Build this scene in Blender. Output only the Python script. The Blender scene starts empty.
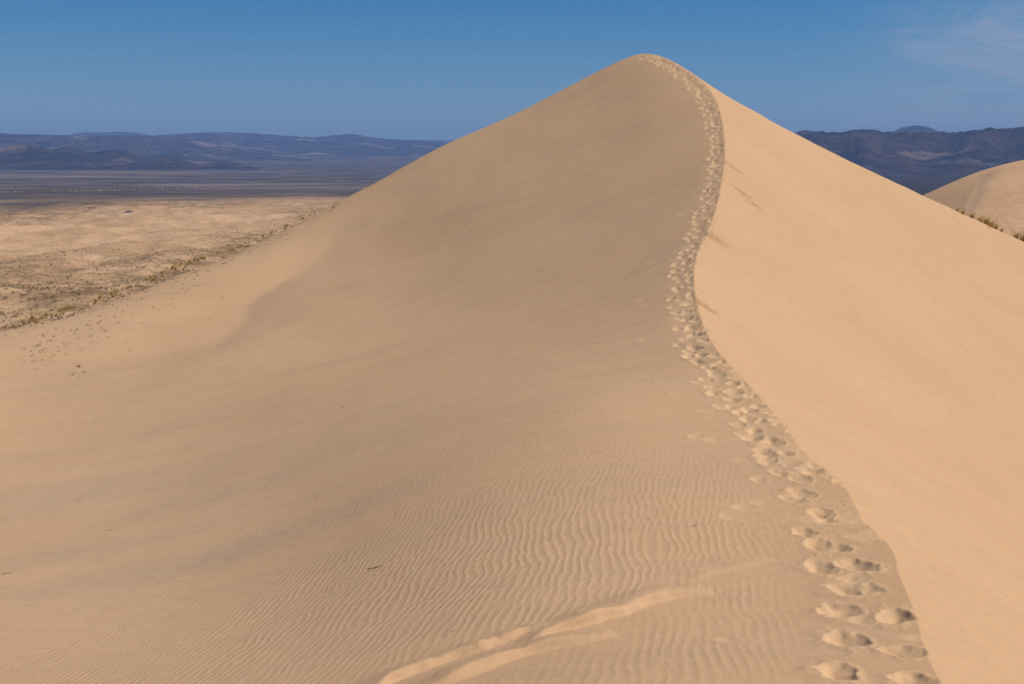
import bpy, math, random
import numpy as np

C = bpy.context.scene
random.seed(7)
rng = np.random.default_rng(7)

# ------------------------------------------------------------------ camera, sky, sun, exposure
F = 1138.0                      # focal length in pixels of a 1024 px wide frame (40 mm)
HOR = 175.0                     # eye level in the photograph
PITCH = math.atan((342.0 - HOR) / F)
EYE = 1.7

cam_d = bpy.data.cameras.new('camera')
cam = bpy.data.objects.new('camera', cam_d)
C.collection.objects.link(cam)
cam.location = (0, 0, EYE)
cam.rotation_euler = (math.pi / 2 - PITCH, 0, 0)
cam_d.sensor_width = 36.0
cam_d.lens = 36.0 * F / 1024.0
cam_d.clip_start = 0.05
cam_d.clip_end = 120000
C.camera = cam

SUN_EL = 56.5
SUN_AZ = 93.0                   # degrees clockwise from the view direction (+Y)
SUN_STRENGTH = 4.3
SKY_STRENGTH = 0.08

world = bpy.data.worlds.new('World')
C.world = world
world.use_nodes = True
wt = world.node_tree
wt.nodes.clear()
w_out = wt.nodes.new('ShaderNodeOutputWorld')
w_bg = wt.nodes.new('ShaderNodeBackground')
w_bg.inputs['Strength'].default_value = SKY_STRENGTH
sky = wt.nodes.new('ShaderNodeTexSky')
sky.sky_type = 'NISHITA'
sky.sun_disc = False
sky.sun_elevation = math.radians(SUN_EL)
sky.sun_rotation = math.radians(SUN_AZ)
sky.altitude = 900
sky.air_density = 1.0
sky.dust_density = 0.15
sky.ozone_density = 3.0
hsv = wt.nodes.new('ShaderNodeHueSaturation')
hsv.inputs['Saturation'].default_value = 1.6
hsv.inputs['Value'].default_value = 0.85
wt.links.new(sky.outputs['Color'], hsv.inputs['Color'])
# thin streaks of cirrus
tc = wt.nodes.new('ShaderNodeTexCoord')
mp = wt.nodes.new('ShaderNodeMapping')
mp.inputs['Rotation'].default_value = (0, math.radians(-18), 0)
mp.inputs['Scale'].default_value = (7, 7, 34)
mp.inputs['Location'].default_value = (3.4, 1.2, 5.7)
wt.links.new(tc.outputs['Generated'], mp.inputs['Vector'])
cn = wt.nodes.new('ShaderNodeTexNoise')
cn.inputs['Scale'].default_value = 1.0
cn.inputs['Detail'].default_value = 6
cn.inputs['Roughness'].default_value = 0.7
cn.inputs['Distortion'].default_value = 0.6
wt.links.new(mp.outputs['Vector'], cn.inputs['Vector'])
cr = wt.nodes.new('ShaderNodeMapRange')
cr.inputs['From Min'].default_value = 0.36
cr.inputs['From Max'].default_value = 0.70
wt.links.new(cn.outputs['Fac'], cr.inputs['Value'])
# the cirrus lies to one side of the sky only (towards +X)
sx = wt.nodes.new('ShaderNodeSeparateXYZ')
wt.links.new(tc.outputs['Generated'], sx.inputs['Vector'])
cx = wt.nodes.new('ShaderNodeMapRange')
cx.interpolation_type = 'SMOOTHSTEP'
cx.inputs['From Min'].default_value = 0.24
cx.inputs['From Max'].default_value = 0.40
wt.links.new(sx.outputs['X'], cx.inputs['Value'])
cz = wt.nodes.new('ShaderNodeMapRange')
cz.interpolation_type = 'SMOOTHSTEP'
cz.inputs['From Min'].default_value = 0.155
cz.inputs['From Max'].default_value = 0.10
wt.links.new(sx.outputs['Z'], cz.inputs['Value'])
cxz = wt.nodes.new('ShaderNodeMath'); cxz.operation = 'MULTIPLY'
wt.links.new(cx.outputs['Result'], cxz.inputs[0]); wt.links.new(cz.outputs['Result'], cxz.inputs[1])
cm = wt.nodes.new('ShaderNodeMath'); cm.operation = 'MULTIPLY'
wt.links.new(cr.outputs['Result'], cm.inputs[0])
wt.links.new(cxz.outputs[0], cm.inputs[1])
cm2 = wt.nodes.new('ShaderNodeMath'); cm2.operation = 'MULTIPLY'
cm2.inputs[1].default_value = 0.9
wt.links.new(cm.outputs[0], cm2.inputs[0])
cmix = wt.nodes.new('ShaderNodeMix'); cmix.data_type = 'RGBA'
cmix.inputs['B'].default_value = (6.0, 6.0, 6.3, 1)
wt.links.new(cm2.outputs[0], cmix.inputs['Factor'])
wt.links.new(hsv.outputs['Color'], cmix.inputs['A'])
wt.links.new(cmix.outputs['Result'], w_bg.inputs['Color'])
wt.links.new(w_bg.outputs[0], w_out.inputs['Surface'])

sun_d = bpy.data.lights.new('sun', 'SUN')
sun_d.energy = SUN_STRENGTH
sun_d.angle = math.radians(0.53)
sun_d.color = (1.0, 0.93, 0.82)
sun = bpy.data.objects.new('sun', sun_d)
C.collection.objects.link(sun)
sun.rotation_euler = (math.radians(90 - SUN_EL), 0, math.radians(180 - SUN_AZ))
sun.location = (60, 10, 60)

C.view_settings.view_transform = 'Standard'
C.view_settings.look = 'None'
C.view_settings.gamma = 1
C.view_settings.exposure = 0.11
C.view_settings.use_curve_mapping = False
C.cycles.volume_bounces = 0
C.cycles.max_bounces = 6
C.cycles.use_denoising = False

HAZE_DENSITY = 3.9e-5
HAZE_COLOR = (0.29, 0.51, 1.0)

# ------------------------------------------------------------------ helpers
cp, sp = math.cos(PITCH), math.sin(PITCH)

def ray(px, py):
    """direction through a photo pixel, scaled so that its Y is 1"""
    a = (np.asarray(px, float) - 512.0) / F
    b = (342.0 - np.asarray(py, float)) / F
    y = cp + b * sp
    z = -sp + b * cp
    return a / y, z / y

def pt(px, py, d):
    rx, rz = ray(px, py)
    return float(rx * d), float(d), float(EYE + rz * d)

def sstep(a, b, x):
    t = np.clip((np.asarray(x, float) - a) / (b - a), 0, 1)
    return t * t * (3 - 2 * t)

_perm = rng.permutation(512)
_perm = np.concatenate([_perm, _perm])
_ga = rng.random(1024) * 2 * np.pi
_gx, _gy = np.cos(_ga), np.sin(_ga)

def gnoise(x, y):
    """2-D gradient noise, about -1..1"""
    x = np.asarray(x, float); y = np.asarray(y, float)
    xi = np.floor(x).astype(np.int64); yi = np.floor(y).astype(np.int64)
    xf = x - xi; yf = y - yi
    u = xf ** 3 * (xf * (xf * 6 - 15) + 10); v = yf ** 3 * (yf * (yf * 6 - 15) + 10)
    def g(ix, iy, fx, fy):
        h = _perm[(_perm[ix & 511] + iy) & 511]
        return _gx[h] * fx + _gy[h] * fy
    a = g(xi, yi, xf, yf); b = g(xi + 1, yi, xf - 1, yf)
    c = g(xi, yi + 1, xf, yf - 1); d = g(xi + 1, yi + 1, xf - 1, yf - 1)
    return ((a + u * (b - a)) * (1 - v) + (c + u * (d - c)) * v) * 1.5

def fbm(x, y, o=4, gain=0.5):
    s = 0; a = 1.0
    for k in range(o):
        s = s + a * gnoise(x + 17.3 * k, y - 9.1 * k)
        a *= gain; x = x * 2.03; y = y * 2.03
    return s

def ridged(x, y, o=5):
    s = 0; a = 1.0; n = 0; w = 1.0
    for k in range(o):
        v = (1 - np.abs(gnoise(x + 31.7 * k, y + 11.9 * k))) ** 2 * w
        w = np.clip(v * 1.4, 0, 1)
        s = s + a * v; n += a
        a *= 0.5; x = x * 2.1; y = y * 2.1
    return s / n

class Spline:
    """natural cubic through points, straight beyond the ends"""
    def __init__(s, x, y):
        s.x = x = np.asarray(x, float); s.y = y = np.asarray(y, float)
        n = len(x); h = np.diff(x)
        A = np.zeros((n, n)); b = np.zeros(n); A[0, 0] = A[-1, -1] = 1
        for i in range(1, n - 1):
            A[i, i - 1] = h[i - 1]; A[i, i] = 2 * (h[i - 1] + h[i]); A[i, i + 1] = h[i]
            b[i] = 6 * ((y[i + 1] - y[i]) / h[i] - (y[i] - y[i - 1]) / h[i - 1])
        s.m = np.linalg.solve(A, b)
    def __call__(s, q):
        q = np.asarray(q, float)
        qc = np.clip(q, s.x[0], s.x[-1])
        i = np.clip(np.searchsorted(s.x, qc) - 1, 0, len(s.x) - 2)
        h = s.x[i + 1] - s.x[i]; a = (s.x[i + 1] - qc) / h; b = 1 - a
        v = a * s.y[i] + b * s.y[i + 1] + ((a ** 3 - a) * s.m[i] + (b ** 3 - b) * s.m[i + 1]) * h * h / 6
        h0 = s.x[1] - s.x[0]; h1 = s.x[-1] - s.x[-2]
        d0 = (s.y[1] - s.y[0]) / h0 - h0 * (2 * s.m[0] + s.m[1]) / 6
        d1 = (s.y[-1] - s.y[-2]) / h1 + h1 * (2 * s.m[-1] + s.m[-2]) / 6
        return v + np.minimum(q - s.x[0], 0) * d0 + np.maximum(q - s.x[-1], 0) * d1

def grid_mesh(name, X, Y, Z, mat, attrs=None, smooth=True):
    """one sheet from 2-D arrays of vertex positions"""
    nr, nc = X.shape
    me = bpy.data.meshes.new(name)
    co = np.stack([X, Y, Z], -1).reshape(-1, 3).astype(np.float32)
    i = np.arange(nr * nc).reshape(nr, nc)
    q = np.stack([i[:-1, :-1], i[:-1, 1:], i[1:, 1:], i[1:, :-1]], -1).reshape(-1, 4).astype(np.int32)
    me.vertices.add(len(co)); me.vertices.foreach_set('co', co.ravel())
    me.loops.add(q.size); me.loops.foreach_set('vertex_index', q.ravel())
    me.polygons.add(len(q))
    me.polygons.foreach_set('loop_start', np.arange(0, q.size, 4, dtype=np.int32))
    me.update(calc_edges=True)
    if smooth:
        me.polygons.foreach_set('use_smooth', np.ones(len(q), bool))
    for k, v in (attrs or {}).items():
        a = me.attributes.new(k, 'FLOAT', 'POINT')
        a.data.foreach_set('value', np.asarray(v, np.float32).ravel())
    me.materials.append(mat)
    o = bpy.data.objects.new(name, me)
    C.collection.objects.link(o)
    return o

def raw_mesh(name, verts, faces, mat, smooth=False):
    me = bpy.data.meshes.new(name)
    me.from_pydata([tuple(map(float, v)) for v in verts], [], [tuple(map(int, f)) for f in faces])
    me.update()
    if smooth:
        me.polygons.foreach_set('use_smooth', np.ones(len(me.polygons), bool))
    me.materials.append(mat)
    return me

def link(name, me, loc=(0, 0, 0), rz=0.0, sc=1.0):
    o = bpy.data.objects.new(name, me)
    C.collection.objects.link(o)
    o.location = loc; o.rotation_euler = (0, 0, rz); o.scale = (sc, sc, sc)
    return o

def tag(o, label, cat, group=None):
    o['label'] = label; o['category'] = cat
    if group: o['group'] = group
    return o

class NT:
    """small wrapper for building material node trees"""
    def __init__(s, name, rough=0.95, spec=0.1):
        s.m = bpy.data.materials.new(name); s.m.use_nodes = True
        s.t = s.m.node_tree
        s.b = s.t.nodes['Principled BSDF']
        s.b.inputs['Roughness'].default_value = rough
        s.b.inputs['Specular IOR Level'].default_value = spec
        s.pos = s.n('ShaderNodeNewGeometry').outputs['Position']
    def n(s, t): return s.t.nodes.new(t)
    def set(s, sock, v):
        if hasattr(v, 'is_output'): s.t.links.new(v, sock)
        else: sock.default_value = v
    def math(s, op, a, b=0.0, c=0.0, clamp=False):
        n = s.n('ShaderNodeMath'); n.operation = op; n.use_clamp = clamp
        s.set(n.inputs[0], a); s.set(n.inputs[1], b); s.set(n.inputs[2], c)
        return n.outputs[0]
    def noise(s, scale, detail=3, rough=0.5, vec=None, stretch=None, dist=0.0, rot=None):
        v = vec if vec is not None else s.pos
        if stretch or rot:
            m = s.n('ShaderNodeMapping'); s.t.links.new(v, m.inputs['Vector'])
            if stretch: m.inputs['Scale'].default_value = stretch
            if rot: m.inputs['Rotation'].default_value = rot
            v = m.outputs['Vector']
        n = s.n('ShaderNodeTexNoise'); s.t.links.new(v, n.inputs['Vector'])
        n.inputs['Scale'].default_value = scale; n.inputs['Detail'].default_value = detail
        n.inputs['Roughness'].default_value = rough; n.inputs['Distortion'].default_value = dist
        return n.outputs['Fac']
    def ramp(s, v, a, b, c=0.0, d=1.0):
        n = s.n('ShaderNodeMapRange'); n.interpolation_type = 'SMOOTHSTEP'
        s.set(n.inputs['Value'], v)
        n.inputs['From Min'].default_value = a; n.inputs['From Max'].default_value = b
        n.inputs['To Min'].default_value = c; n.inputs['To Max'].default_value = d
        return n.outputs['Result']
    def mix(s, f, a, b):
        n = s.n('ShaderNodeMix'); n.data_type = 'RGBA'
        s.set(n.inputs['Factor'], f)
        for k, v in (('A', a), ('B', b)):
            s.set(n.inputs[k], v if hasattr(v, 'is_output') else (*v, 1.0))
        return n.outputs['Result']
    def scale(s, col, f):
        n = s.n('ShaderNodeVectorMath'); n.operation = 'SCALE'
        s.set(n.inputs[0], col); s.set(n.inputs['Scale'], f)
        return n.outputs[0]
    def attr(s, name):
        n = s.n('ShaderNodeAttribute'); n.attribute_name = name
        return n.outputs['Fac']
    def bump(s, h, dist=1.0, strength=1.0):
        n = s.n('ShaderNodeBump'); n.inputs['Distance'].default_value = dist
        n.inputs['Strength'].default_value = strength
        s.t.links.new(h, n.inputs['Height']); s.t.links.new(n.outputs[0], s.b.inputs['Normal'])
    def color(s, c): s.set(s.b.inputs['Base Color'], c if hasattr(c, 'is_output') else (*c, 1.0))

SAND = (0.545, 0.338, 0.185)
SAND_DARK = (0.29, 0.235, 0.18)

# ------------------------------------------------------------------ materials
def sand_material():
    m = NT('dune_sand')
    amp = m.attr('ripple'); p1 = m.attr('phase_a'); p2 = m.attr('phase_b'); min_ = m.attr('mineral')
    def crest(p):      # broad troughs, narrow crests
        q = m.math('MULTIPLY_ADD', m.math('SINE', p), 0.5, 0.5)
        return m.math('MULTIPLY_ADD', m.math('POWER', q, 1.7), 2.0, -1.0)
    s1 = crest(p1); s2 = crest(p2)
    n = m.noise(0.9, 2, 0.5)
    k = m.ramp(n, 0.35, 0.68)
    r = m.math('ADD', m.math('MULTIPLY', s1, m.math('SUBTRACT', 1.0, m.math('MULTIPLY', k, 0.75))),
               m.math('MULTIPLY', s2, m.math('MULTIPLY', k, 0.8)))
    h = m.math('MULTIPLY', m.math('MULTIPLY', r, amp), 0.0021)
    grain = m.noise(260, 3, 0.65)
    lump = m.noise(7.0, 5, 0.55)
    broad = m.noise(0.55, 4, 0.5, stretch=(1.0, 0.8, 1.0))
    h = m.math('ADD', h, m.math('MULTIPLY', grain, 0.0012))
    h = m.math('ADD', h, m.math('MULTIPLY', lump, 0.006))
    m.bump(h)
    # colour: pale grains, heavy dark grains that gather in ripple troughs and in streaks
    c = m.mix(m.ramp(m.noise(0.12, 4, 0.55), 0.3, 0.7), SAND, (0.515, 0.314, 0.168))
    trough = m.math('MULTIPLY', m.ramp(r, 0.4, -0.9), amp)
    c = m.mix(m.math('MULTIPLY', trough, 0.10), c, SAND_DARK)
    patch = m.math('MULTIPLY', min_, m.math('ADD', 0.55, m.math('MULTIPLY', trough, 0.8)), clamp=True)
    patch = m.math('MULTIPLY', patch, m.ramp(m.noise(1.3, 5, 0.6, stretch=(1.0, 0.35, 1.0), rot=(0, 0, -0.9)), 0.25, 0.75, 0.35, 1.1))
    c = m.mix(patch, c, SAND_DARK)
    fine = m.noise(420, 2, 0.7)
    mid = m.noise(38, 4, 0.7)
    coarse = m.noise(4.5, 6, 0.75)
    c = m.scale(c, m.math('ADD', m.ramp(fine, 0.2, 0.8, 0.84, 1.14), m.math('MULTIPLY', m.math('SUBTRACT', mid, 0.5), 0.22)))
    c = m.scale(c, m.ramp(broad, 0.2, 0.8, 0.985, 1.015))
    # dark grains lie as a thin skin on the windward side; footprint pits and ledge faces are mixed paler
    pale_mix = m.attr('pale_mix')
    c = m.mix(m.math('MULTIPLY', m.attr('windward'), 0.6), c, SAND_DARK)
    c = m.mix(m.math('MULTIPLY', pale_mix, 0.75), c, (0.62, 0.40, 0.22))
    # streaks of heavier grains drawn out along the wind, across the crest
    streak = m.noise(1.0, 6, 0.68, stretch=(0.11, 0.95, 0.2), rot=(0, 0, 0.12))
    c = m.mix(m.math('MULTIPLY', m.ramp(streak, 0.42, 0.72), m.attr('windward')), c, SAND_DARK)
    c = m.scale(c, m.ramp(coarse, 0.25, 0.75, 0.945, 1.055))
    m.color(c)
    return m.m

def far_sand_material():
    m = NT('far_dune_sand')
    st = m.attr('mineral')
    c = m.mix(m.ramp(m.noise(0.06, 5, 0.6), 0.3, 0.7), (0.52, 0.325, 0.185), (0.47, 0.29, 0.16))
    c = m.mix(st, c, (0.19, 0.15, 0.12))
    c = m.scale(c, m.ramp(m.noise(1.2, 4, 0.7), 0.2, 0.8, 0.85, 1.15))
    m.color(c)
    m.bump(m.noise(0.25, 6, 0.6), 0.12)
    return m.m

def ground_material():
    m = NT('desert_ground')
    brush = m.attr('brush'); sand = m.attr('sand'); veg = m.attr('scrub'); far = m.attr('fan')
    c_s = m.mix(m.ramp(m.noise(0.012, 6, 0.65), 0.3, 0.7), (0.55, 0.35, 0.20), (0.40, 0.245, 0.13))
    c_s = m.mix(m.math('MULTIPLY', veg, m.ramp(m.noise(0.035, 8, 0.78), 0.40, 0.60)), c_s, (0.20, 0.125, 0.06))
    c_g = m.mix(m.ramp(m.noise(0.0022, 8, 0.72), 0.36, 0.64), (0.055, 0.043, 0.04), (0.14, 0.105, 0.085))
    c_g = m.mix(far, c_g, (0.33, 0.24, 0.17))
    c_g = m.mix(brush, c_g, (0.028, 0.022, 0.022))
    c = m.mix(sand, c_g, c_s)
    c = m.scale(c, m.ramp(m.noise(0.25, 5, 0.75), 0.2, 0.8, 0.75, 1.25))
    m.color(c)
    m.bump(m.noise(0.05, 6, 0.6), 5.0)
    return m.m

def rock_material(name, a, b, stain):
    m = NT(name)
    c = m.mix(m.ramp(m.noise(0.0026, 8, 0.7), 0.38, 0.62), a, b)
    c = m.mix(m.ramp(m.noise(0.0011, 7, 0.65), 0.54, 0.66), c, stain)
    c = m.scale(c, m.ramp(m.noise(0.006, 6, 0.7), 0.2, 0.8, 0.7, 1.3))
    m.color(c)
    m.bump(m.noise(0.004, 8, 0.65), 60.0)
    return m.m

def plain_material(name, a, b, scale, bump=0.0):
    m = NT(name)
    c = m.mix(m.ramp(m.noise(scale, 4, 0.6), 0.3, 0.7), a, b)
    m.color(c)
    if bump: m.bump(m.noise(scale * 2, 5, 0.6), bump)
    return m.m

M_sand = sand_material()
M_far_sand = far_sand_material()
M_ground = ground_material()
M_rock_near = rock_material('hill_rock', (0.018, 0.013, 0.016), (0.06, 0.04, 0.036), (0.16, 0.115, 0.09))
M_rock_far = rock_material('mountain_rock', (0.03, 0.024, 0.026), (0.075, 0.058, 0.052), (0.20, 0.155, 0.13))
M_straw = plain_material('dry_grass', (0.56, 0.40, 0.17), (0.42, 0.29, 0.11), 6.0)
M_brown = plain_material('withered_stems', (0.38, 0.24, 0.115), (0.25, 0.15, 0.075), 6.0)
M_twig = plain_material('dead_wood', (0.10, 0.065, 0.04), (0.17, 0.11, 0.07), 40.0)
M_shrub = plain_material('scrub_leaves', (0.30, 0.205, 0.10), (0.19, 0.135, 0.065), 0.6)
M_rock = plain_material('dark_outcrop', (0.09, 0.07, 0.06), (0.16, 0.12, 0.09), 0.3, 0.6)
M_bank = plain_material('pale_gravel_bank', (0.19, 0.15, 0.12), (0.14, 0.11, 0.09), 0.01)
M_stone = plain_material('white_pebble', (0.62, 0.56, 0.48), (0.5, 0.44, 0.37), 90.0)

# ------------------------------------------------------------------ shape of the big dune
# height of the crest above the eye against distance along the view
prof_d = [-6, 0, 3, 6, 9, 16, 28, 40, 50, 62, 70, 74.5, 79, 84, 92, 105, 130, 200]
prof_z = [-1.25, -1.66, -2.2, -2.82, -3.28, -3.62, -3.15, -1.05, 1.1, 4.5, 6.85, 7.66, 7.62, 6.5, 3.8, -2.5, -16, -55]
zc_s = Spline(prof_d, prof_z)
crest_px = [(942, 684), (928, 656), (919, 625), (911, 601), (898, 569), (892, 549), (865, 522), (849, 493), (816, 462),
            (780, 420), (754, 390), (734, 369), (715, 346), (703, 322), (696, 299), (694, 278), (698, 252), (708, 230),
            (715, 212), (721, 186), (725, 157), (724, 131), (719, 107), (706, 85), (686, 69)]
cd, cxs = [], []
for px, py in crest_px:
    rx, rz = ray(px, py)
    d = np.linspace(2.5, 76, 8000)
    f = zc_s(d) - rz * d
    k = np.where((f[:-1] < 0) & (f[1:] >= 0))[0]
    k = k[-1] if len(k) else int(np.argmin(np.abs(f)))
    cd.append(float(d[k])); cxs.append(float(rx * d[k]))
keep = [0]
for i in range(1, len(cd)):
    if cd[i] > cd[keep[-1]] + 0.35: keep.append(i)
cd = [cd[i] for i in keep]; cxs = [cxs[i] for i in keep]
print('crest', [(round(a, 1), round(b, 2)) for a, b in zip(cd, cxs)])
cy = [-8, -3, 0.5] + cd + [80, 88, 100, 130, 200]
cxv = [-1.6, -0.5, 0.45] + cxs + [7.2, 5.2, 2.0, -8, -35]
o_ = np.argsort(cy); cy = np.array(cy)[o_]; cxv = np.array(cxv)[o_]
c_s = Spline(cy, cxv)
_ty = np.linspace(-8, 200, 4000)
def _smooth(y):    # crest without its small bends
    s = 0
    for k, w in ((-1, .25), (-.5, .5), (0, .5), (.5, .5), (1, .25)):
        s = s + w * c_s(y + k * (3.5 + 0.05 * np.abs(y)))
    return s / 2.0
_tsm = _smooth(_ty)
c_smooth = lambda y: np.interp(y, _ty, _tsm)

# windward side: control points (pixel, pixel, distance)
CP = [(600, 74, 77), (540, 103, 77), (500, 124, 76), (445, 147, 75), (400, 170, 73), (338, 200, 69), (285, 225, 66),
      (246, 243, 64), (175, 266, 60), (105, 295, 56), (44, 315, 52), (0, 326, 50), (-120, 352, 47), (-300, 395, 42),
      (0, 360, 44), (0, 420, 35), (0, 500, 23.5), (0, 600, 14.2), (0, 684, 10.2), (-200, 500, 24), (-200, 620, 14),
      (90, 345, 45), (150, 330, 47), (150, 400, 35.5), (150, 500, 22), (150, 600, 13.5), (150, 684, 9.3),
      (215, 290, 53), (225, 325, 45), (250, 300, 50), (300, 260, 57), (300, 330, 43), (300, 400, 30.5), (300, 500, 18), (300, 600, 11.8), (300, 684, 8.2),
      (350, 225, 62.5), (400, 200, 67), (400, 300, 45), (400, 400, 26), (400, 500, 15),
      (500, 150, 70), (500, 200, 61), (500, 250, 50.5), (500, 300, 39), (500, 400, 21.5), (500, 500, 13.2), (500, 600, 9.2), (500, 684, 6.8),
      (600, 100, 71), (600, 150, 64), (600, 200, 55), (600, 300, 33.5), (600, 400, 18.8), (600, 500, 12.4), (600, 600, 8.8), (600, 684, 6.3),
      (700, 684, 6.2), (700, 600, 8.7), (700, 500, 12.2), (780, 600, 8.7), (780, 684, 6.15)]
def flank_depth(px, py, s, d_old):
    rx, rz = ray(px, py)
    d = np.linspace(15, 80, 4000)
    f = zc_s(d) - s * (c_smooth(d) - rx * d) - rz * d
    k = np.where((f[:-1] < 0) & (f[1:] >= 0))[0]
    return float(d[k[0]]) if len(k) else d_old
CP2 = []
for px, py, d_ in CP:
    if px >= 400 and 90 < py <= 330 and d_ < 72:
        dn = flank_depth(px, py, 0.40, d_); print('flank', px, py, d_, round(dn, 1)); d_ = dn
    CP2.append((px, py, d_))
pts = [(x, y, z - EYE) for x, y, z in (pt(*q) for q in CP2)]
for px, d, z in [(600, 92, 1.5), (500, 92, -3.5), (400, 90, -8), (338, 86, -10), (250, 82, -13), (175, 78, -15), (90, 74, -16.5),
                 (0, 70, -18), (-200, 65, -20), (500, 125, -18), (250, 120, -32), (0, 110, -38), (640, 125, -14)]:
    rx, _ = ray(px, 200); pts.append((float(rx * d), d, z))
pts += [(0, 0, -1.68), (-2, 0, -1.9), (-6, 0, -3.1), (-14, 0, -5.6), (0, -6, -1.4), (-8, -6, -3.2), (-2, 3, -2.45), (-6, 5, -3.6), (-20, 8, -7.0), (-40, 10, -9.5), (-40, 25, -9.5)]
for y in list(np.concatenate([np.linspace(-5, 12, 12), np.linspace(14, 76, 24), [84, 95, 120]])):
    pts.append((float(c_s(y)), y, float(zc_s(y))))
pts = np.array(pts)
def uv(x, y):
    w = np.maximum(y, -7) + 12.0
    return x / w * 1.6, np.log(w) + np.minimum(y + 7, 0) * 0.1
PU, PV = uv(pts[:, 0], pts[:, 1])
def tps_k(r2): return np.where(r2 > 1e-12, r2 * np.log(np.maximum(r2, 1e-12)), 0)
n = len(pts)
K = tps_k((PU[:, None] - PU) ** 2 + (PV[:, None] - PV) ** 2) + np.eye(n) * 0.0025
P = np.stack([np.ones(n), PU, PV], 1)
sol = np.linalg.solve(np.block([[K, P], [P.T, np.zeros((3, 3))]]), np.concatenate([pts[:, 2], np.zeros(3)]))
def L_raw(x, y):
    u, v = uv(x, y)
    s = sol[n] + sol[n + 1] * u + sol[n + 2] * v
    for i in range(n):
        s = s + sol[i] * tps_k((u - PU[i]) ** 2 + (v - PV[i]) ** 2)
    return s
_ey = np.linspace(-10, 220, 1500)
_err = zc_s(_ey) - L_raw(c_s(_ey), _ey)
def L_fun(x, y):
    t = np.maximum(c_s(y) - x, 0)
    return L_raw(x, y) + np.interp(y, _ey, _err) * np.exp(-t / (1.0 + 0.04 * np.abs(y)))
def R_fun(x, y):
    c = c_s(y); t = np.maximum(x - c, 0)
    k = 1 - np.exp(-t / 3.0)
    ce = c + (c_smooth(y) - c) * k
    s = np.interp(y, [-5, 10, 30, 55, 66, 78, 110], [0.60, 0.60, 0.59, 0.52, 0.475, 0.427, 0.42])
    return zc_s(y) - 0.19 * 6 * (1 - np.exp(-t / 6)) * sstep(40, 64, y) - s * np.maximum(x - ce * k - c * (1 - k), 0) * (1 - 0.0006 * np.minimum(t, 60))
def dune_base(x, y):
    x = np.asarray(x, float); y = np.asarray(y, float)
    z = np.where(x < c_s(y), L_fun(x, y), R_fun(x, y))
    r = np.hypot(x, y)
    w = sstep(105, 230, r)
    return EYE + z * (1 - w) + w * -75.0

def hit(px, py, d0=2.5, d1=110):
    rx, rz = ray(px, py)
    d = np.exp(np.linspace(math.log(d0), math.log(d1), 1500))
    f = dune_base(rx * d, d) - (EYE + rz * d)
    k = np.where(f >= 0)[0]
    if not len(k): return None
    k = k[0]
    return float(rx * d[k]), float(d[k])

# ------------------------------------------------------------------ dune sheet
def uniq(*parts): return np.unique(np.round(np.concatenate(parts), 6))
deg = np.radians
az = deg(uniq(np.arange(-62, -26, 0.35), np.arange(-26, 5, 0.075), np.arange(5, 24, 0.042), np.arange(24, 62, 0.3)))
OY = -1.5
rr = np.concatenate([np.exp(np.arange(math.log(0.35), math.log(2.6), 0.02)), np.exp(np.arange(math.log(2.6), math.log(100), 0.00245)),
                     np.exp(np.arange(math.log(100), math.log(260), 0.02))])
A, Rr = np.meshgrid(az, rr)
X = np.sin(A) * Rr; Y = OY + np.cos(A) * Rr
Z = dune_base(X, Y)
print('dune verts', X.size)
CX = c_s(Y)

# gentle undulation of the windward side and a faint sag on the slip face
left = X < CX
tl = np.abs(X - CX)
Z += np.where(left, 0.022 * fbm(X * 0.30 + 3, Y * 0.10, 2) * sstep(0.5, 4, tl) * sstep(6, 20, Y),
              0.03 * fbm(X * 0.5, Y * 0.25 + 7, 3) * sstep(0.3, 3, tl))

# the steep flank of the summit meets the shoulder in a hollow line
E2 = np.array([hit(*p) for p in [(205, 372), (218, 338), (228, 312), (250, 285), (300, 250), (350, 222), (395, 195), (415, 180)]])
es = np.r_[0, np.cumsum(np.hypot(*np.diff(E2, axis=0).T))]
eq = np.linspace(0, es[-1], 50)
Eq = np.stack([Spline(es, E2[:, 0])(eq), Spline(es, E2[:, 1])(eq)], 1)
m_ = np.where((X < Eq[:, 0].max() + 22) & (X > Eq[:, 0].min() - 22) & (Y > Eq[:, 1].min() - 22) & (Y < Eq[:, 1].max() + 22))
ex, ey = X[m_], Y[m_]
ex = ex + 0.6 * gnoise(ex * 0.25, ey * 0.25); ey = ey + 0.6 * gnoise(ex * 0.25 + 8, ey * 0.25)
eb = np.full(ex.shape, 1e9); eal = np.zeros_like(ex)
for i in range(len(Eq) - 1):
    a, b = Eq[i], Eq[i + 1]; e = b - a
    tt = np.clip(((ex - a[0]) * e[0] + (ey - a[1]) * e[1]) / (e @ e), 0, 1)
    dd = np.hypot(ex - a[0] - tt * e[0], ey - a[1] - tt * e[1])
    eal = np.where(dd < eb, (i + tt) / (len(Eq) - 1), eal); eb = np.minimum(eb, dd)
Z[m_] -= 1.0 * sstep(0.0, 0.35, eal) * (1 - sstep(0.6, 1.0, eal)) * np.exp(-np.maximum(np.sqrt(eb * eb + 0.15) - 0.39, 0) / np.where(ex > np.interp(ey, Eq[:, 1], Eq[:, 0]), 4.5, 10.0)) * (1 - sstep(6, 21, eb))
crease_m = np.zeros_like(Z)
crease_m[m_] = np.where(ex > np.interp(ey, Eq[:, 1], Eq[:, 0]), np.exp(-((eb - 1.6) / 1.9) ** 2), np.exp(-((eb + 1.6) / 1.9) ** 2)) * sstep(0.05, 0.35, eal) * (1 - sstep(0.55, 0.9, eal))

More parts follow.
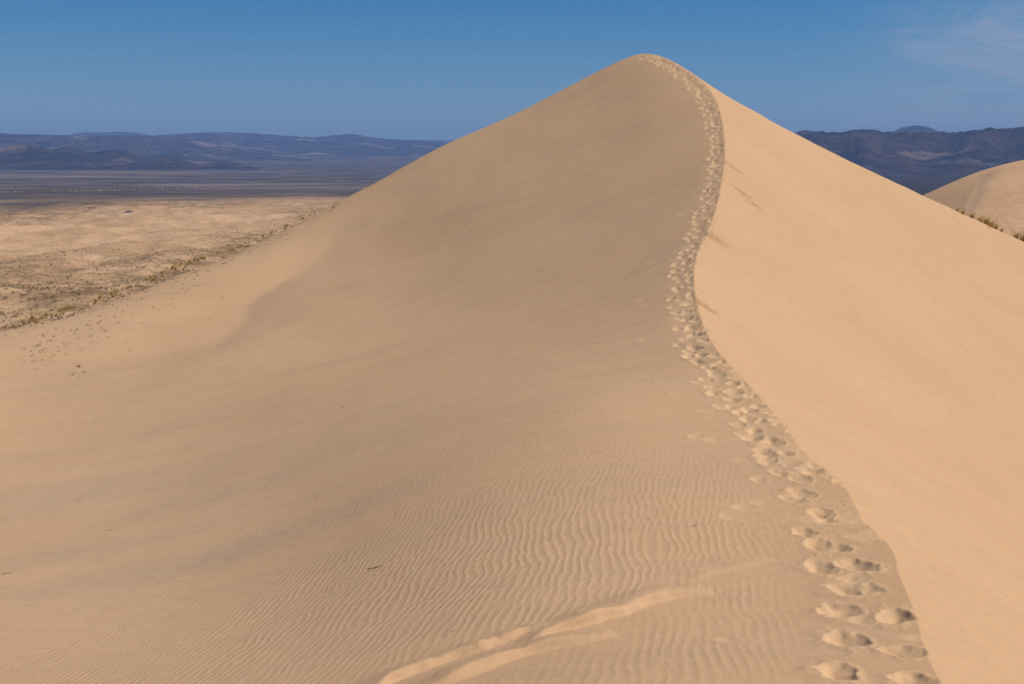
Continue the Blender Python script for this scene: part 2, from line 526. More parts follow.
# wind-cut ledges in the foreground
ledge_m = np.zeros_like(Z); ledge_cut = np.zeros_like(Z)
def ledge(line, h, wl, wr):
    global Z
    P2 = np.array(line)
    s = np.r_[0, np.cumsum(np.hypot(*np.diff(P2, axis=0).T))]
    q = np.linspace(0, s[-1], 60)
    Pq = np.stack([Spline(s, P2[:, 0])(q), Spline(s, P2[:, 1])(q)], 1)
    m = np.where((X > Pq[:, 0].min() - 1) & (X < Pq[:, 0].max() + 1) & (Y > Pq[:, 1].min() - 1) & (Y < Pq[:, 1].max() + 1))
    x, y = X[m], Y[m]
    x = x + 0.03 * gnoise(x * 5, y * 5); y = y + 0.03 * gnoise(x * 5 + 9, y * 5)
    best = np.full(x.shape, 1e9); sd = np.zeros_like(x); along = np.zeros_like(x)
    for i in range(len(Pq) - 1):
        a, b = Pq[i], Pq[i + 1]; e = b - a; L2 = e @ e
        tt = np.clip(((x - a[0]) * e[0] + (y - a[1]) * e[1]) / L2, 0, 1)
        dx = x - a[0] - tt * e[0]; dy = y - a[1] - tt * e[1]
        dd = np.hypot(dx, dy); u = dd < best
        best = np.where(u, dd, best)
        sd = np.where(u, dd, sd)
        along = np.where(u, (i + tt) / (len(Pq) - 1), along)
    sd = np.where(y < np.interp(x, Pq[:, 0], Pq[:, 1]), sd, -sd)          # + on the sunny, near side
    taper = np.sin(np.pi * np.clip(along, 0, 1)) ** 0.6
    hv = h * taper * (0.6 + 0.5 * np.abs(np.sin(along * 5.5 + h * 40))) * (0.9 + 0.25 * gnoise(x * 3, y * 3))
    wr = wr * (0.85 + 0.5 * gnoise(x * 2.2 + 5, y * 2.2))
    p = np.where(sd < 0, np.exp(-(sd / wl) ** 2), np.where(sd < wr, 1 - sstep(0, wr, sd), 0))
    Z[m] += hv * p
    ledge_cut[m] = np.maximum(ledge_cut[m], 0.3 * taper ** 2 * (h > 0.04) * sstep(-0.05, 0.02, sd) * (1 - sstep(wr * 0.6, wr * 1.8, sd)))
    ledge_m[m] = np.maximum(ledge_m[m], np.where(sd > 0, np.exp(-(sd / 0.9) ** 2), np.exp(-(sd / 0.3) ** 2)) * np.minimum(taper * 1.3, 1))

ledge([(-1.02, 7.25), (-0.84, 7.50), (-0.66, 7.64), (-0.40, 7.78), (-0.10, 7.90)], 0.075, 0.22, 0.09)
ledge([(-0.62, 7.00), (-0.30, 7.22), (-0.02, 7.42), (0.25, 7.53), (0.75, 7.68)], 0.085, 0.24, 0.10)
ledge([(-0.24, 7.78), (-0.02, 7.97), (0.25, 8.12)], 0.05, 0.2, 0.08)
ledge([(0.08, 7.74), (0.36, 7.98), (0.62, 8.17), (1.00, 8.56), (1.26, 8.80), (1.65, 8.95)], 0.085, 0.26, 0.10)
ledge([(1.55, 9.40), (1.96, 9.74), (2.40, 9.92)], 0.026, 0.24, 0.09)

# footprints: pits with a steep wall on one side, a slumped wall on the other and a pushed-up rim
prints_px = [(842, 612), (848, 641), (838, 673), (850, 590), (897, 617), (906, 652), (915, 681), (822, 568), (858, 566), (836, 548), (806, 533),
             (822, 514), (828, 520), (803, 494), (800, 478), (770, 462), (772, 446), (746, 435), (749, 419), (726, 408), (722, 394),
             (739, 425), (765, 452), (795, 500), (820, 546), (700, 383), (716, 371)]
prints = []
for px, py in prints_px:
    h_ = hit(px, py)
    if h_: prints.append((h_[0], h_[1], 1.0))
for k in range(9):          # fainter prints trodden over the same line
    py = 690 - 265 * rng.random() ** 0.8
    h_ = hit(float(np.interp(py, [425, 455, 510, 560, 640, 690], [742, 770, 812, 836, 852, 868])) + 26 * rng.normal(), py)
    if h_ and h_[0] < float(c_s(h_[1])) - 0.15: prints.append((h_[0], h_[1], rng.uniform(-1.0, -0.7)))
d = 13.5
side = 1
while d < 73:
    off = np.interp(d, [13, 20, 28, 40, 50, 60, 76], [0.30, 0.38, 0.30, 0.34, 0.38, 0.43, 0.48])
    for k in range(2):
        lat = -off + (side * 0.13 + 0.34 * (rng.random() - 0.5)) * np.interp(d, [13, 30, 70], [1.0, 1.1, 1.25])
        yy = d + rng.random() * 0.5 - 0.25
        prints.append((float(c_s(yy)) + lat, yy, 0.8 + 0.4 * rng.random()))
        side = -side
    d += 0.50 + 0.12 * rng.random()
# a few slides down the slip face
slides = [(731, 166, 0.5, 1.3), (741, 192, 0.35, 1.9), (752, 203, 0.3, 1.4), (712, 236, 0.4, 1.0), (703, 305, 0.3, 0.6), (925, 640, 0.10, 0.25), (946, 648, 0.08, 0.35)]

D_pit = np.zeros_like(Z); D_rim = np.zeros_like(Z)
pale_mix_a = np.zeros_like(Z)
mark = np.zeros_like(Z)         # sand stirred by feet: no ripples there
def stamp(cx, cy_, sc, depth, ang, wx=0.096, wy=0.15, rim_k=0.22):
    R = 1.7 * sc * max(wx * 1.3, wy)
    ya = np.hypot(cx, cy_ - OY)
    i0, i1 = np.searchsorted(rr, [ya - R, ya + R])
    aa = math.atan2(cx, cy_ - OY); da = R / ya
    j0, j1 = np.searchsorted(az, [aa - da, aa + da])
    if i1 <= i0 or j1 <= j0: return
    x = X[i0:i1, j0:j1] - cx; y = Y[i0:i1, j0:j1] - cy_
    ox, oy = cx * 3.1, cy_ * 5.7
    nx = gnoise(x * 7 + ox, y * 7 + oy); ny = gnoise(x * 7 + ox + 40, y * 7 + oy)
    fx = gnoise(x * 19 + ox, y * 19 + oy + 9); fy = gnoise(x * 19 + ox + 70, y * 19 + oy)
    x = x + sc * (0.035 * nx + 0.006 * fx); y = y + sc * (0.05 * ny + 0.008 * fy)
    ca, sa = math.cos(ang), math.sin(ang)
    u = (x * ca + y * sa) / (wx * sc); v = (-x * sa + y * ca) / (wy * sc)
    u = u - 0.12 * np.abs(v) + 0.25
    u = np.where(u > 0, u / 1.3, u / 1.05)              # a long slumped slope on -u, a shorter wall at +u
    q = np.sqrt(u * u + v * v) + 1e-9
    pit = -depth * np.clip(1.04 - np.sqrt(q * q + 0.02), 0, 1)
    pit = pit * (1 + 0.10 * nx)
    rim = depth * rim_k * np.where(q < 1.08, np.exp(-((q - 1.08) / 0.2) ** 2), np.exp(-((q - 1.08) / np.where(u < 0, 0.7, 0.25)) ** 2)) * np.clip(1 + 0.9 * nx + 0.5 * fy, 0, 2) * np.where(u < 0, 0.6, 0.7)
    D_pit[i0:i1, j0:j1] = np.minimum(D_pit[i0:i1, j0:j1], pit); D_rim[i0:i1, j0:j1] = np.maximum(D_rim[i0:i1, j0:j1], rim)
    pale_mix_a[i0:i1, j0:j1] = np.maximum(pale_mix_a[i0:i1, j0:j1], (1 - sstep(0.85, 1.35, q)) * min(1.0, depth / 0.05))
    mark[i0:i1, j0:j1] = np.maximum(mark[i0:i1, j0:j1], 1 - sstep(1.1, 2.0, q))
for x_, y_, s_ in prints:
    weak = 0.5 if s_ < 0 else 1.0
    s_ = abs(s_)
    s2 = s_ * (0.82 + 0.25 * rng.random()) * np.interp(y_, [6, 8, 12, 20, 50], [1.1, 1.22, 1.22, 1.25, 1.35])
    stamp(x_, y_, s2, np.interp(y_, [5, 12, 25, 60], [0.068, 0.070, 0.072, 0.068]) * weak * np.where(y_ < 13, rng.uniform(0.85, 1.15), rng.uniform(0.35, 1.15)), math.radians(6 + 46 * (rng.random() - 0.5)), wy=rng.uniform(0.17, 0.24))
for px, py, wx_, wy_ in slides:
    h_ = hit(px, py)
    if h_: stamp(h_[0], h_[1], 1.0, 0.25 if py < 400 else 0.02, math.radians(-35), wx=wx_ * 1.5, wy=wx_ * 0.95, rim_k=0.05)
# the crest is nicked where feet broke it, and sand has run down from the nicks
for k in range(150):
    yy = 12 + 60 * rng.random()
    stamp(float(c_s(yy)) + rng.uniform(-0.12, 0.06), yy, rng.uniform(0.5, 1.3), rng.uniform(0.02, 0.06), rng.random() * 6.28)
for k in range(60):
    yy = 10 + 60 * rng.random(); t_ = rng.uniform(0.3, 1.6)
    stamp(float(c_s(yy)) + t_, yy, 1.0, rng.uniform(0.012, 0.03), math.radians(-30 + 15 * rng.normal()), wx=rng.uniform(0.4, 1.0), wy=rng.uniform(0.1, 0.4), rim_k=0.5)
# stray old prints between trail and crest are only soft hollows
for k in range(26):
    yy = 5 + 60 * rng.random() ** 1.5
    stamp(float(c_s(yy)) - 0.2 - 1.3 * rng.random(), yy, 0.8 + 0.5 * rng.random(), 0.018, rng.random() * 3)

tr_c = CX - np.interp(Y, [13, 20, 28, 40, 50, 60, 76], [0.30, 0.38, 0.30, 0.34, 0.38, 0.43, 0.48])
Z -= 0.035 * np.exp(-((X - tr_c) / 0.33) ** 2) * sstep(14, 22, Y) * (1 - sstep(68, 73, Y)) * (1 + 0.8 * gnoise(X * 1.1, Y * 0.9))
pale_mix_a = np.maximum(pale_mix_a, ledge_cut)
Z += D_pit + D_rim * (1 + D_pit / 0.05).clip(0, 1)
# ripple phases: crests run away from the viewer, swinging with the slope
th = 0.16 + 0.12 * gnoise(X * 0.05 + 5, Y * 0.05) 
warp = 0.05 * gnoise(X * 1.9, Y * 1.1) + 0.034 * gnoise(X * 3.6, Y * 2.2) + 0.012 * gnoise(X * 8, Y * 6) + 0.25 * gnoise(X * 0.23 + 7, Y * 0.18)
lam = 0.086
ph1 = 2 * np.pi / lam * (X * math.cos(0.10) - Y * math.sin(0.10) + warp)
ph2 = 2 * np.pi / (lam * 0.87) * (X * math.cos(0.20) - Y * math.sin(0.20) + 0.04 * gnoise(X * 1.7 + 50, Y * 1.2) + 0.2 * gnoise(X * 0.21, Y * 0.2 + 33))
amp = (1 - 0.7 * sstep(10, 16, Y)) * (1 - sstep(16, 31, Y)) * sstep(0.55, 1.5, CX - X) * (1 - mark) * (1 - 0.75 * ledge_m)
amp *= 0.6 + 0.5 * sstep(-0.35, 0.45, fbm(X * 0.16 + 2, Y * 0.12 + 4, 2))
amp = np.where(left, amp, 0)
# heavy-mineral patches
def patch(px, py, d_, wx, wy, rot):
    x0, y0, _ = pt(px, py, d_)
    x = X - x0; y = Y - y0; ca, sa = math.cos(rot), math.sin(rot)
    x = x + 0.5 * wx * gnoise(X / wx * 0.9, Y / wx * 0.9); y = y + 0.5 * wy * gnoise(X / wy + 20, Y / wy)
    u = (x * ca + y * sa) / wx; v = (-x * sa + y * ca) / wy
    return np.exp(-(u * u + v * v))
mineral = np.zeros_like(Z)
for px, py, w1, w2, rot, k in [(90, 495, 5.0, 1.7, 0.15, 0.62), (240, 487, 2.2, 0.9, 0.3, 0.52), (120, 580, 2.6, 0.7, 0.3, 0.52), (215, 558, 2.3, 0.8, 0.35, 0.7), (60, 555, 2.0, 0.6, 0.1, 0.4),
                               (205, 415, 2.5, 0.8, 0.5, 0.25), (290, 413, 2.0, 0.8, 0.5, 0.3)]:
    h_ = hit(px, py)
    if h_: mineral = np.maximum(mineral, k * patch(px, py, h_[1], w1, w2, rot))
# dark grains banked along the flank of the summit
w_f = sstep(26, 44, Y) * (1 - sstep(74, 82, Y)) * sstep(0.8, 3, CX - X) * sstep(-15.5, -12.0, X - (Y - 44) * 0.18)
mineral = np.maximum(mineral, np.where(left, w_f * (0.0 + 0.03 * fbm(X * 0.05 + Y * 0.01, Y * 0.5 - X * 0.6, 4)), 0))
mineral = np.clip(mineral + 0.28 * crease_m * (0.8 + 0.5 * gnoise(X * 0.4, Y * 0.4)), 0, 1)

dune = grid_mesh('sand_dune', X, Y, Z, M_sand, dict(ripple=amp, phase_a=ph1, phase_b=ph2, mineral=mineral, windward=np.where(left, 0.20 * (0.6 + 0.4 * sstep(9, 22, Y)) * sstep(0, 0.3, CX - X), 0), pale_mix=pale_mix_a * np.where(left, 1, 0)))
dune['kind'] = 'structure'
def dune_z(x, y): return float(dune_base(np.array([x]), np.array([y]))[0])

# ------------------------------------------------------------------ the desert floor
PLAIN = -62.0
gaz = deg(uniq(np.arange(-75, -28, 0.5), np.arange(-28, 0, 0.06), np.arange(0, 12, 0.3), np.arange(12, 28, 0.09), np.arange(28, 75.1, 0.5)))
gr = np.concatenate([np.exp(np.arange(math.log(150), math.log(4200), 0.0065)), np.exp(np.arange(math.log(4200), math.log(44000), 0.02))])
def ground_z(x, y):
    r = np.hypot(x, y)
    z = PLAIN + 0 * r
    hum = sstep(200, 420, r) * (1 - sstep(2000, 3200, r))
    z = z + hum * (8.0 * fbm(x / 240.0 + 3.3, y / 330.0, 3) + 7.0 * np.abs(gnoise(x / 95.0, y / 130.0)) + 1.6 * gnoise(x / 22.0, y / 30.0))
    z = z + 6.0 * gnoise(x / 1500.0 + 2, y / 2200.0) * sstep(900, 2500, r)
    fan = np.maximum(r - 5200, 0) / 8000.0
    z = z + 165.0 * fan ** 1.35
    return EYE + z
GA, GR = np.meshgrid(gaz, gr)
GX, GY = np.sin(GA) * GR, np.cos(GA) * GR
GZ = ground_z(GX, GY)
edge = GR + 900 * fbm(GX / 700.0, GY / 1500.0, 4) + np.where(GX < 0, 0, 1200) + 800 * sstep(0.28, 0.42, -GX / np.maximum(GY, 1))
g_sand = 1 - sstep(2300, 3700, edge)
g_scrub = np.clip(sstep(-0.25, 0.5, fbm(GX / 330.0 + 9, GY / 900.0 + 1, 4)) + 0.5 * sstep(1600, 2600, GR), 0, 1)
g_fan = sstep(0.15, 0.6, fbm(GX / 2600.0 + 4, GY / 1500.0, 4)) * sstep(4000, 6500, GR) * (1 - sstep(9000, 13000, GR)) * np.where(GX < 0, 0.38, 0.12)
ground = grid_mesh('ground', GX, GY, GZ, M_ground, dict(sand=g_sand, scrub=g_scrub, fan=g_fan, brush=0.85 * sstep(0.0, 0.2, GX / np.maximum(GY, 1))))
ground['kind'] = 'structure'

# ------------------------------------------------------------------ mountains
def mountains(name, mat, sky_px, r0, rc, r1, freq, rough, step=0.04, seed=0.0, jag=1.0):
    px = np.array([p[0] for p in sky_px], float); py = np.array([p[1] for p in sky_px], float)
    a0 = math.atan(ray(px[0], 175)[0]); a1 = math.atan(ray(px[-1], 175)[0])
    a = np.arange(a0, a1, math.radians(step))
    r = np.concatenate([np.linspace(r0, rc, 120), np.linspace(rc, r1, 40)[1:]])
    AA, RR = np.meshgrid(a, r)
    pxa = 512 + np.tan(AA) * F * (cp + 0.0)          # eye-level pixel column of an azimuth
    sk = Spline(px, py)(pxa)
    sk = sk + 0.9 * fbm(pxa / 9.0 + seed, RR / 450.0 + seed * 3, 4, 0.6) * jag
    _, rz = ray(pxa, sk)
    top = EYE + rz * np.cos(AA) * rc
    x, y = np.sin(AA) * RR, np.cos(AA) * RR
    base = ground_z(x, y)
    w = rc * 0.004
    jitter = (rc - r0) * 0.22 * gnoise(AA * 30 + seed, 0 * AA + seed)
    u = np.where(RR < rc, (RR - r0) / (rc - r0), 1 - (RR - rc) / (r1 - rc) * 1.02)
    u = np.clip(u + np.where(RR < rc, np.sin(np.pi * np.clip(u, 0, 1)) * 0.2 * gnoise(AA * 40 + seed, RR / 2500), 0), 0, 1)
    nz = ridged(x / freq + seed, y / freq - seed, 5)
    pr = np.clip(u, 0, 1) ** 1.25
    relief = np.clip(pr * (1 - rough * (1 - nz) * (1.04 - u)), 0, 1)
    z = base - 15 + (top - base + 15) * relief
    o = grid_mesh(name, x, y, z, mat)
    o['kind'] = 'structure'
    return o

mountains('hills', M_rock_near, [(-330, 152), (-150, 147), (0, 149), (25, 145), (45, 145), (62, 149), (80, 147), (100, 152), (122, 149), (140, 153), (158, 156), (180, 155),
          (205, 160), (230, 161), (255, 166), (290, 170), (340, 174)], 10600, 12900, 15000, 750.0, 0.75, seed=3.1)
mountains('mountains', M_rock_far, [(-420, 138), (-200, 134), (-60, 133), (0, 133), (40, 134), (100, 135), (150, 135.5), (190, 138), (230, 143), (280, 152), (340, 164)],
          15500, 19000, 22000, 1700.0, 0.65, seed=8.4, jag=0.4)
mountains('mountains', M_rock_far, [(40, 150), (110, 140), (150, 136), (190, 133.5), (230, 132), (268, 133.5), (300, 136), (325, 136.5), (345, 134.2), (358, 134), (372, 136.5), (405, 139.5), (445, 142.5),
          (500, 147), (560, 156), (640, 168)], 19500, 25000, 28000, 2600.0, 0.6, seed=5.7, jag=0.35)
mountains('mountains', M_rock_far, [(40, 150), (84, 134), (98, 132.4), (112, 132.6), (126, 131.8), (150, 133.2), (190, 145)], 31000, 35000, 38000, 3000.0, 0.3, seed=2.2, jag=0.3)
mountains('hills', M_rock_near, [(640, 150), (740, 138), (790, 131), (802, 130), (815, 131.5), (835, 131), (858, 129.5), (872, 131), (890, 131.5), (915, 131.5), (940, 131.5), (955, 130.5), (972, 128),
          (988, 128.5), (1005, 127.2), (1024, 127.5), (1100, 124), (1250, 128), (1500, 140)], 8800, 11500, 14000, 1000.0, 0.62, seed=6.6, jag=1.3)
mountains('mountains', M_rock_far, [(800, 150), (860, 138), (882, 131.5), (893, 127), (904, 125), (915, 126.2), (926, 130.5), (938, 136), (1000, 150)], 16500, 19500, 22000, 1500.0, 0.45, seed=1.3, jag=0.5)

# ------------------------------------------------------------------ neighbouring dune to the right
fa = deg(np.arange(14, 48, 0.06)); fr = np.concatenate([np.linspace(150, 420, 330), np.linspace(425, 700, 40)])
FA, FR = np.meshgrid(fa, fr)
FX, FY = np.sin(FA) * FR, np.cos(FA) * FR
fpx = 512 + np.tan(FA) * F * cp
sk = Spline([860, 925, 960, 1000, 1024, 1080, 1180, 1400, 1700], [222, 191, 175, 162.5, 157.5, 150, 143, 150, 190])(fpx)
_, frz = ray(fpx, sk)
RC = 300.0 + 25 * np.sin(FA * 14)
ftop = EYE + frz * np.cos(FA) * RC
u = np.where(FR < RC, (FR - 150) / (RC - 150), 1 - (FR - RC) / 300.0)
base = EYE + PLAIN - 6
FZ = base + (ftop - base) * np.clip(np.sin(np.clip(u, 0, 1) * np.pi / 2), 0, 1) ** 1.1
# a spur crest running down towards the viewer, with a hollow beside it
spx = np.interp(FR, [180, 240, 270, 300], [930, 955, 975, 992])
FZ += 0.8 * np.exp(-np.abs(fpx - spx) / 16.0) * np.where(FR < RC, 1, 0) * sstep(0.3, 0.7, u) * (1 - sstep(0.7, 0.92, u))
FZ += 0.9 * fbm(FX / 30.0, FY / 40.0, 3) * np.clip(1 - u, 0, 1)
FM = np.exp(-((fpx - spx - 6 - 4 * gnoise(FX / 9, FY / 9)) / 7.0) ** 2) * sstep(0.45, 0.6, u) * (1 - sstep(0.86, 0.97, u)) * 0.38
far_dune = grid_mesh('sand_dune', FX, FY, FZ, M_far_sand, dict(mineral=FM))
far_dune['kind'] = 'structure'

# ------------------------------------------------------------------ grass tufts and twigs on the dune
def tuft_mesh(name, nb, h, spread, mat, seed):
    r = random.Random(seed); V = []; Fc = []
    for i in range(nb):
        a = r.random() * 6.283; r0 = spread * 0.25 * r.random() ** 0.5
        bx, by = r0 * math.cos(a), r0 * math.sin(a)
        a2 = a + r.uniform(-0.7, 0.7); L_ = h * r.uniform(0.45, 1.05); lean = r.uniform(0.15, 0.95) * spread
        wd = h * 0.022
        px_, py_ = -math.sin(a2) * wd, math.cos(a2) * wd
        b0 = len(V)
        for t in (0, 0.5, 1.0):
            ox = bx + math.cos(a2) * lean * t ** 1.7; oy = by + math.sin(a2) * lean * t ** 1.7
            z = L_ * (t - 0.22 * t * t) - 0.05 * (t == 0)
            k = 1.0 - 0.85 * t
            V += [(ox - px_ * k, oy - py_ * k, z), (ox + px_ * k, oy + py_ * k, z)]
        Fc += [(b0, b0 + 1, b0 + 3, b0 + 2), (b0 + 2, b0 + 3, b0 + 5, b0 + 4)]
    return raw_mesh(name, V, Fc, mat)
straw = [tuft_mesh('grass_tuft', 60, 0.55, 0.42, M_straw, 10 + k) for k in range(5)]
withered = [tuft_mesh('withered_plant', 30, 0.22, 0.42, M_brown, 30 + k) for k in range(5)]

def plant(name, meshes, x, y, s, label, cat, group, zoff=-0.02):
    o = link(name, random.choice(meshes), (x, y, dune_z(x, y) + zoff), random.random() * 6.28, s)
    tag(o, label, cat, group)
    return o
def rim(px, da, db):
    rx, _ = ray(px, 200); d = np.linspace(da, db, 300)
    return float(d[np.argmax((dune_base(rx * d, d) - EYE) / d)])
ridge_px = [(0, 328), (44, 317), (105, 296), (175, 267), (246, 244), (285, 227), (338, 202)]
rpx = np.array(ridge_px, float)
for k in range(190):
    px = 340 * random.random() ** 0.85
    py = float(np.interp(px, rpx[:, 0], rpx[:, 1]))
    d_ = rim(px, 40, 75) + random.uniform(-2.5, 2.5)
    if gnoise(px / 28.0, 3.3) < -0.35: continue
    rx, _ = ray(px, py)
    plant('grass_tuft', straw, float(rx * d_), d_, random.uniform(0.2, 0.55) * (0.75 if px > 230 else 1.0),
          'straw yellow grass tuft along the long left shoulder of the dune', 'grass tuft', 'grass tufts on the left shoulder')
spots = [(43, 336, 1.3), (78, 366, 1.3), (83, 372, 0.9), (72, 375, 0.7), (40, 352, 0.8)]
for k in range(75):
    t = random.random()
    px = 20 + 190 * t + random.gauss(0, 14); py = 352 - 92 * t + abs(random.gauss(0, 16)) - 4
    spots.append((px, py, random.uniform(0.4, 0.95)))
for px, py, s in spots:
    h_ = hit(px, py)
    if not h_: continue
    plant('withered_plant', withered, h_[0], h_[1], s * 0.6, 'small withered brown plant on the sloping sand below the left ridge', 'withered plant', 'withered plants below the left ridge')
for px, py, s in [(957, 207, 0.7), (963, 209, .9), (972, 211, 1.1), (980, 214, 1.25), (986, 216, 1.4), (991, 219, 1.4), (996, 221, 1.1), (1002, 223, .8), (1017, 229, 1.3), (1023, 232, 1.6), (1030, 235, 1.4)]:
    rx, _ = ray(px, py)
    d_ = rim(px, 45, 100) + random.uniform(-0.8, 1.2)
    plant('grass_tuft', straw, float(rx * d_), d_, s, 'straw coloured grass tuft on the right edge of the bright slope', 'grass tuft', 'grass tufts on the right edge')
for px, py, s in [(957, 205, 0.5), (990, 229, 0.9), (988, 227, 0.8)]:
    h_ = hit(px, py)
    if h_: plant('withered_plant', withered, h_[0], h_[1], s, 'small brown plant lying low on the bright right slope', 'withered plant', 'withered plants on the right slope')

def twig(px, py, L_, ang, label):
    h_ = hit(px, py)
    V, Fc = [], []
    def tube(p, q, r0, r1):
        p, q = np.array(p), np.array(q); e = (q - p) / np.linalg.norm(q - p)
        a = np.cross(e, [0, 0, 1.0]); a /= np.linalg.norm(a) + 1e-9; b = np.cross(e, a)
        i = len(V)
        for c_, r_ in ((p, r0), (q, r1)):
            for k in range(6):
                w = k * math.pi / 3; V.append(c_ + (a * math.cos(w) + b * math.sin(w)) * r_)
        for k in range(6): Fc.append((i + k, i + (k + 1) % 6, i + 6 + (k + 1) % 6, i + 6 + k))
    r = random.Random(px)
    p = np.array([-L_ / 2, 0, 0.006]); r_ = L_ * 0.03
    for k in range(6):
        q = p + np.array([L_ / 6, r.uniform(-.05, .05) * L_, r.uniform(-.01, .04) * L_ * (1 if k < 5 else -1)])
        q[2] = max(q[2], 0.004)
        tube(p, q, r_, r_ * 0.85)
        if k in (1, 2, 3, 4):
            t = q + np.array([r.uniform(.05, .15), r.choice((-1, 1)) * r.uniform(.08, .2), r.uniform(.03, .14)]) * L_
            tube(q, t, r_ * 0.6, r_ * 0.25)
        p = q; r_ *= 0.85
    o = link('twig', raw_mesh('twig', V, Fc, M_twig, True), (h_[0], h_[1], dune_z(*h_)), ang)
    tag(o, label, 'twig')
twig(377, 568, 0.22, 0.5, 'dark dead twig lying on the rippled sand in the foreground')
twig(694, 527, 0.07, 0.2, 'tiny dark twig on rippled sand beside the footprint trail')
twig(452, 632, 0.05, 1.0, 'tiny twig among the ripples just above the sand ledges')
twig(80, 500, 0.10, 0.9, 'small dark twig on the grey stained sand of the hollow')
twig(343, 407, 0.16, 0.3, 'small brown twig on smooth sand halfway up the slope')
twig(110, 531, 0.12, 0.1, 'short brown twig lying below the grey stained sand')
twig(8, 574, 0.16, 0.4, 'long thin brown twig at the left border of the rippled sand')

def pebble(px, py, s, label):
    h_ = hit(px, py)
    import bmesh
    bm = bmesh.new(); bmesh.ops.create_icosphere(bm, subdivisions=2, radius=s)
    for v in bm.verts:
        k = 1 + 0.3 * float(gnoise(v.co.x / s * 1.3 + px, v.co.y / s * 1.3 + v.co.z / s))
        v.co = v.co * k; v.co.z *= 0.6
    me = bpy.data.meshes.new('pebble'); bm.to_mesh(me); bm.free(); me.materials.append(M_stone)
    me.polygons.foreach_set('use_smooth', np.ones(len(me.polygons), bool))
    tag(link('pebble', me, (h_[0], h_[1], dune_z(*h_) + s * 0.3)), label, 'pebble')
pebble(845, 505, 0.012, 'white pebble between the footprints and the sharp crest')
pebble(784, 439, 0.014, 'pale pebble on the crest strip above the footprints')
pebble(877, 517, 0.012, 'white pebble on the bright slope just past the crest')

# ------------------------------------------------------------------ scrub, outcrop and railway bank on the plain
def shrub_verts(r, h, rg, nf=16):
    V, Fc = [], []
    for i in range(nf):
        th_ = rg.random() * 6.283; ph = rg.random() ** 0.7 * 1.45
        c = np.array([math.cos(th_) * math.cos(ph) * r, math.sin(th_) * math.cos(ph) * r, math.sin(ph) * h]) * (0.55 + 0.5 * rg.random())
        e1 = rg.normal(size=3); e1 /= np.linalg.norm(e1); e2 = np.cross(e1, rg.normal(size=3)); e2 /= np.linalg.norm(e2)
        s = 0.30 * r * (0.7 + 0.7 * rg.random()); b = len(V)
        V += [c + e1 * s, c + e2 * s * 0.8, c - e1 * s, c - e2 * s * 0.8]; Fc.append((b, b + 1, b + 2, b + 3))
    return V, Fc
rg = np.random.default_rng(21)
shrub_meshes = [raw_mesh('desert_shrub', *shrub_verts(0.85, 0.8, rg, 26), M_shrub) for k in range(6)]
cand = []
while len(cand) < 5200:
    a = math.radians(rg.uniform(-30, -4)) if rg.random() < 0.9 else math.radians(rg.uniform(16, 30))
    r = 1.0 / rg.uniform(1 / 3600.0, 1 / 430.0)
    x, y = r * math.sin(a), r * math.cos(a)
    dens = float(sstep(-0.35, 0.5, fbm(np.array([x / 330.0 + 9]), np.array([y / 900.0 + 1]), 4))[0])
    if rg.random() < 0.05 + 0.95 * dens: cand.append((r, x, y))
cand.sort()
for k, (r, x, y) in enumerate(cand[:300]):
    o = link('desert_shrub', shrub_meshes[k % 6], (x, y, float(ground_z(np.array(x), np.array(y))) - 0.05), rg.random() * 6.28, rg.uniform(0.3, 0.85))
    tag(o, 'low dark scrub bush dotted over the pale sand plain', 'shrub', 'scrub bushes on the sand plain')
V = []; Fc = []
tmpl = [shrub_verts(0.85, 0.8, rg, 9) for k in range(8)]
rest = cand[300:]
xs = np.array([c[1] for c in rest]); ys = np.array([c[2] for c in rest]); zs = ground_z(xs, ys)
pos = [(x, y, z, rg.uniform(0.4, 1.4)) for x, y, z in zip(xs, ys, zs)]
for i, (x, y, z, s) in enumerate(pos):
    tv, tf = tmpl[i % 8]; b = len(V)
    s *= 1.0 + 0.25 * (math.hypot(x, y) > 1500)
    V += [(v[0] * s + x, v[1] * s + y, v[2] * s + z) for v in tv]; Fc += [tuple(j + b for j in f) for f in tf]
o = link('scrub', raw_mesh('scrub', V, Fc, M_shrub)); o['kind'] = 'stuff'
o['label'] = 'far scrub scattered over the sand plain'

# outcrop
def outcrop(px, r, w, h, label):
    rx, _ = ray(px, 205); y0 = r; x0 = float(rx * r)
    xs = np.linspace(-1, 1, 40); U, W = np.meshgrid(xs, xs)
    e = np.clip(1 - np.hypot(U, W), 0, 1) ** 0.6
    xx = x0 + U * w; yy = y0 + W * w * 1.6
    z = ground_z(xx, yy) - 1.5 + e * h * (0.55 + 0.7 * ridged(U * 2.2, W * 2.2, 4))
    tag(grid_mesh('rock_outcrop', xx, yy, z, M_rock, smooth=False), label, 'rock')
outcrop(128, 1750, 9, 4, 'dark rock outcrop breaking the pale sand plain')

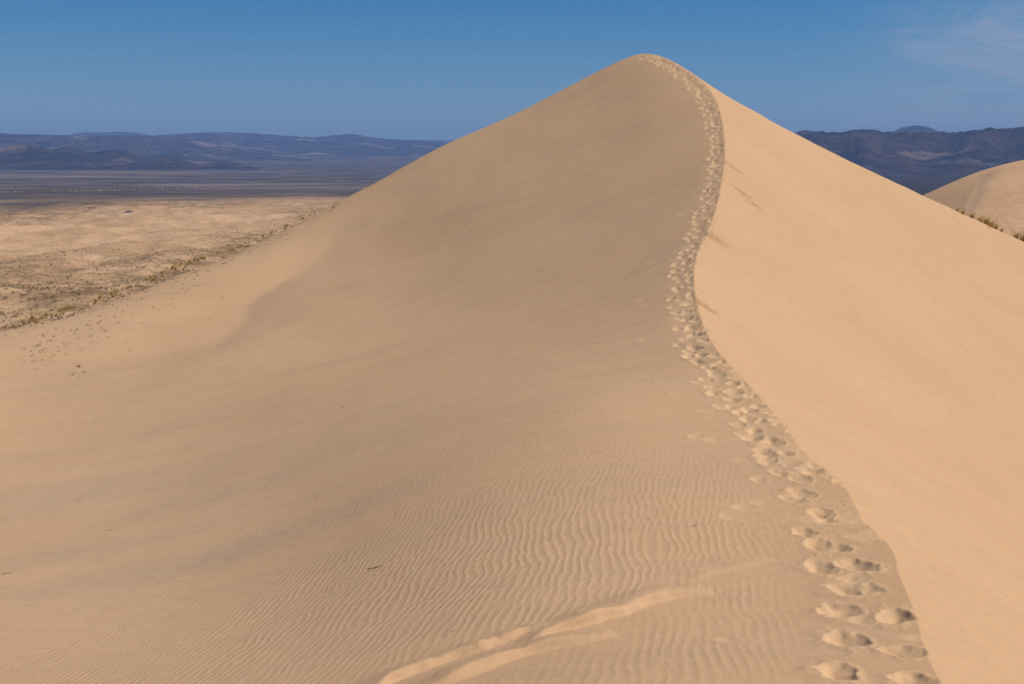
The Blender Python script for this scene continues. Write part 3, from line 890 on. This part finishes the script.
# railway bank far out on the plain, with a dark row of trees along it
bl = []
for px, r in [(-260, 4700), (0, 4700), (60, 4800), (130, 5000), (200, 5700)]:
    rx, _ = ray(px, 190); yv = r / math.hypot(1, float(rx)); bl.append((float(rx * yv), yv))
bl = np.array(bl); q = np.linspace(0, 1, 300); s = np.linspace(0, 1, len(bl))
bx, by = Spline(s, bl[:, 0])(q), Spline(s, bl[:, 1])(q)
off = np.array([-26, -9, 9, 26.0]); hh = np.array([-2, 5, 5, -2.0])
BX = bx[:, None] + 0 * off; BY = by[:, None] + off
BZ = ground_z(BX, BY) + hh
bank = grid_mesh('railway_embankment', BX, BY, BZ, M_bank, smooth=False)
tag(bank, 'long pale railway embankment crossing the far grey plain', 'embankment')
V = []; Fc = []
for i in range(520):
    t = rg.random() ** 1.1
    x = float(np.interp(t, q, bx)); y = float(np.interp(t, q, by)) - 55 - 60 * rg.random() ** 2
    if gnoise(x / 160.0, 4.4) < -0.25: continue
    tv, tf = tmpl[i % 8]; b = len(V); s_ = rg.uniform(3.5, 7.5); z = float(ground_z(np.array(x), np.array(y)))
    V += [(v[0] * s_ + x, v[1] * s_ + y, v[2] * s_ + z) for v in tv]; Fc += [tuple(j + b for j in f) for f in tf]
o = link('treeline', raw_mesh('treeline', V, Fc, M_shrub)); o['kind'] = 'stuff'
o['label'] = 'dark line of trees along the far embankment'

# ------------------------------------------------------------------ air
S, zb, zt = 46000.0, -110.0, 1700.0
hv = [(x, y, z) for z in (zb, zt) for y in (-S, S) for x in (-S, S)]
hf = [(0, 2, 3, 1), (4, 5, 7, 6), (0, 1, 5, 4), (2, 6, 7, 3), (0, 4, 6, 2), (1, 3, 7, 5)]
hm = bpy.data.materials.new('air'); hm.use_nodes = True
ht = hm.node_tree; ht.nodes.clear()
ho = ht.nodes.new('ShaderNodeOutputMaterial'); hp = ht.nodes.new('ShaderNodeVolumePrincipled')
hp.inputs['Color'].default_value = (*HAZE_COLOR, 1)
hp.inputs['Density'].default_value = HAZE_DENSITY
hp.inputs['Anisotropy'].default_value = 0.0
ht.links.new(hp.outputs[0], ho.inputs['Volume'])
hz = link('haze', raw_mesh('haze', hv, hf, hm)); hz['kind'] = 'stuff'
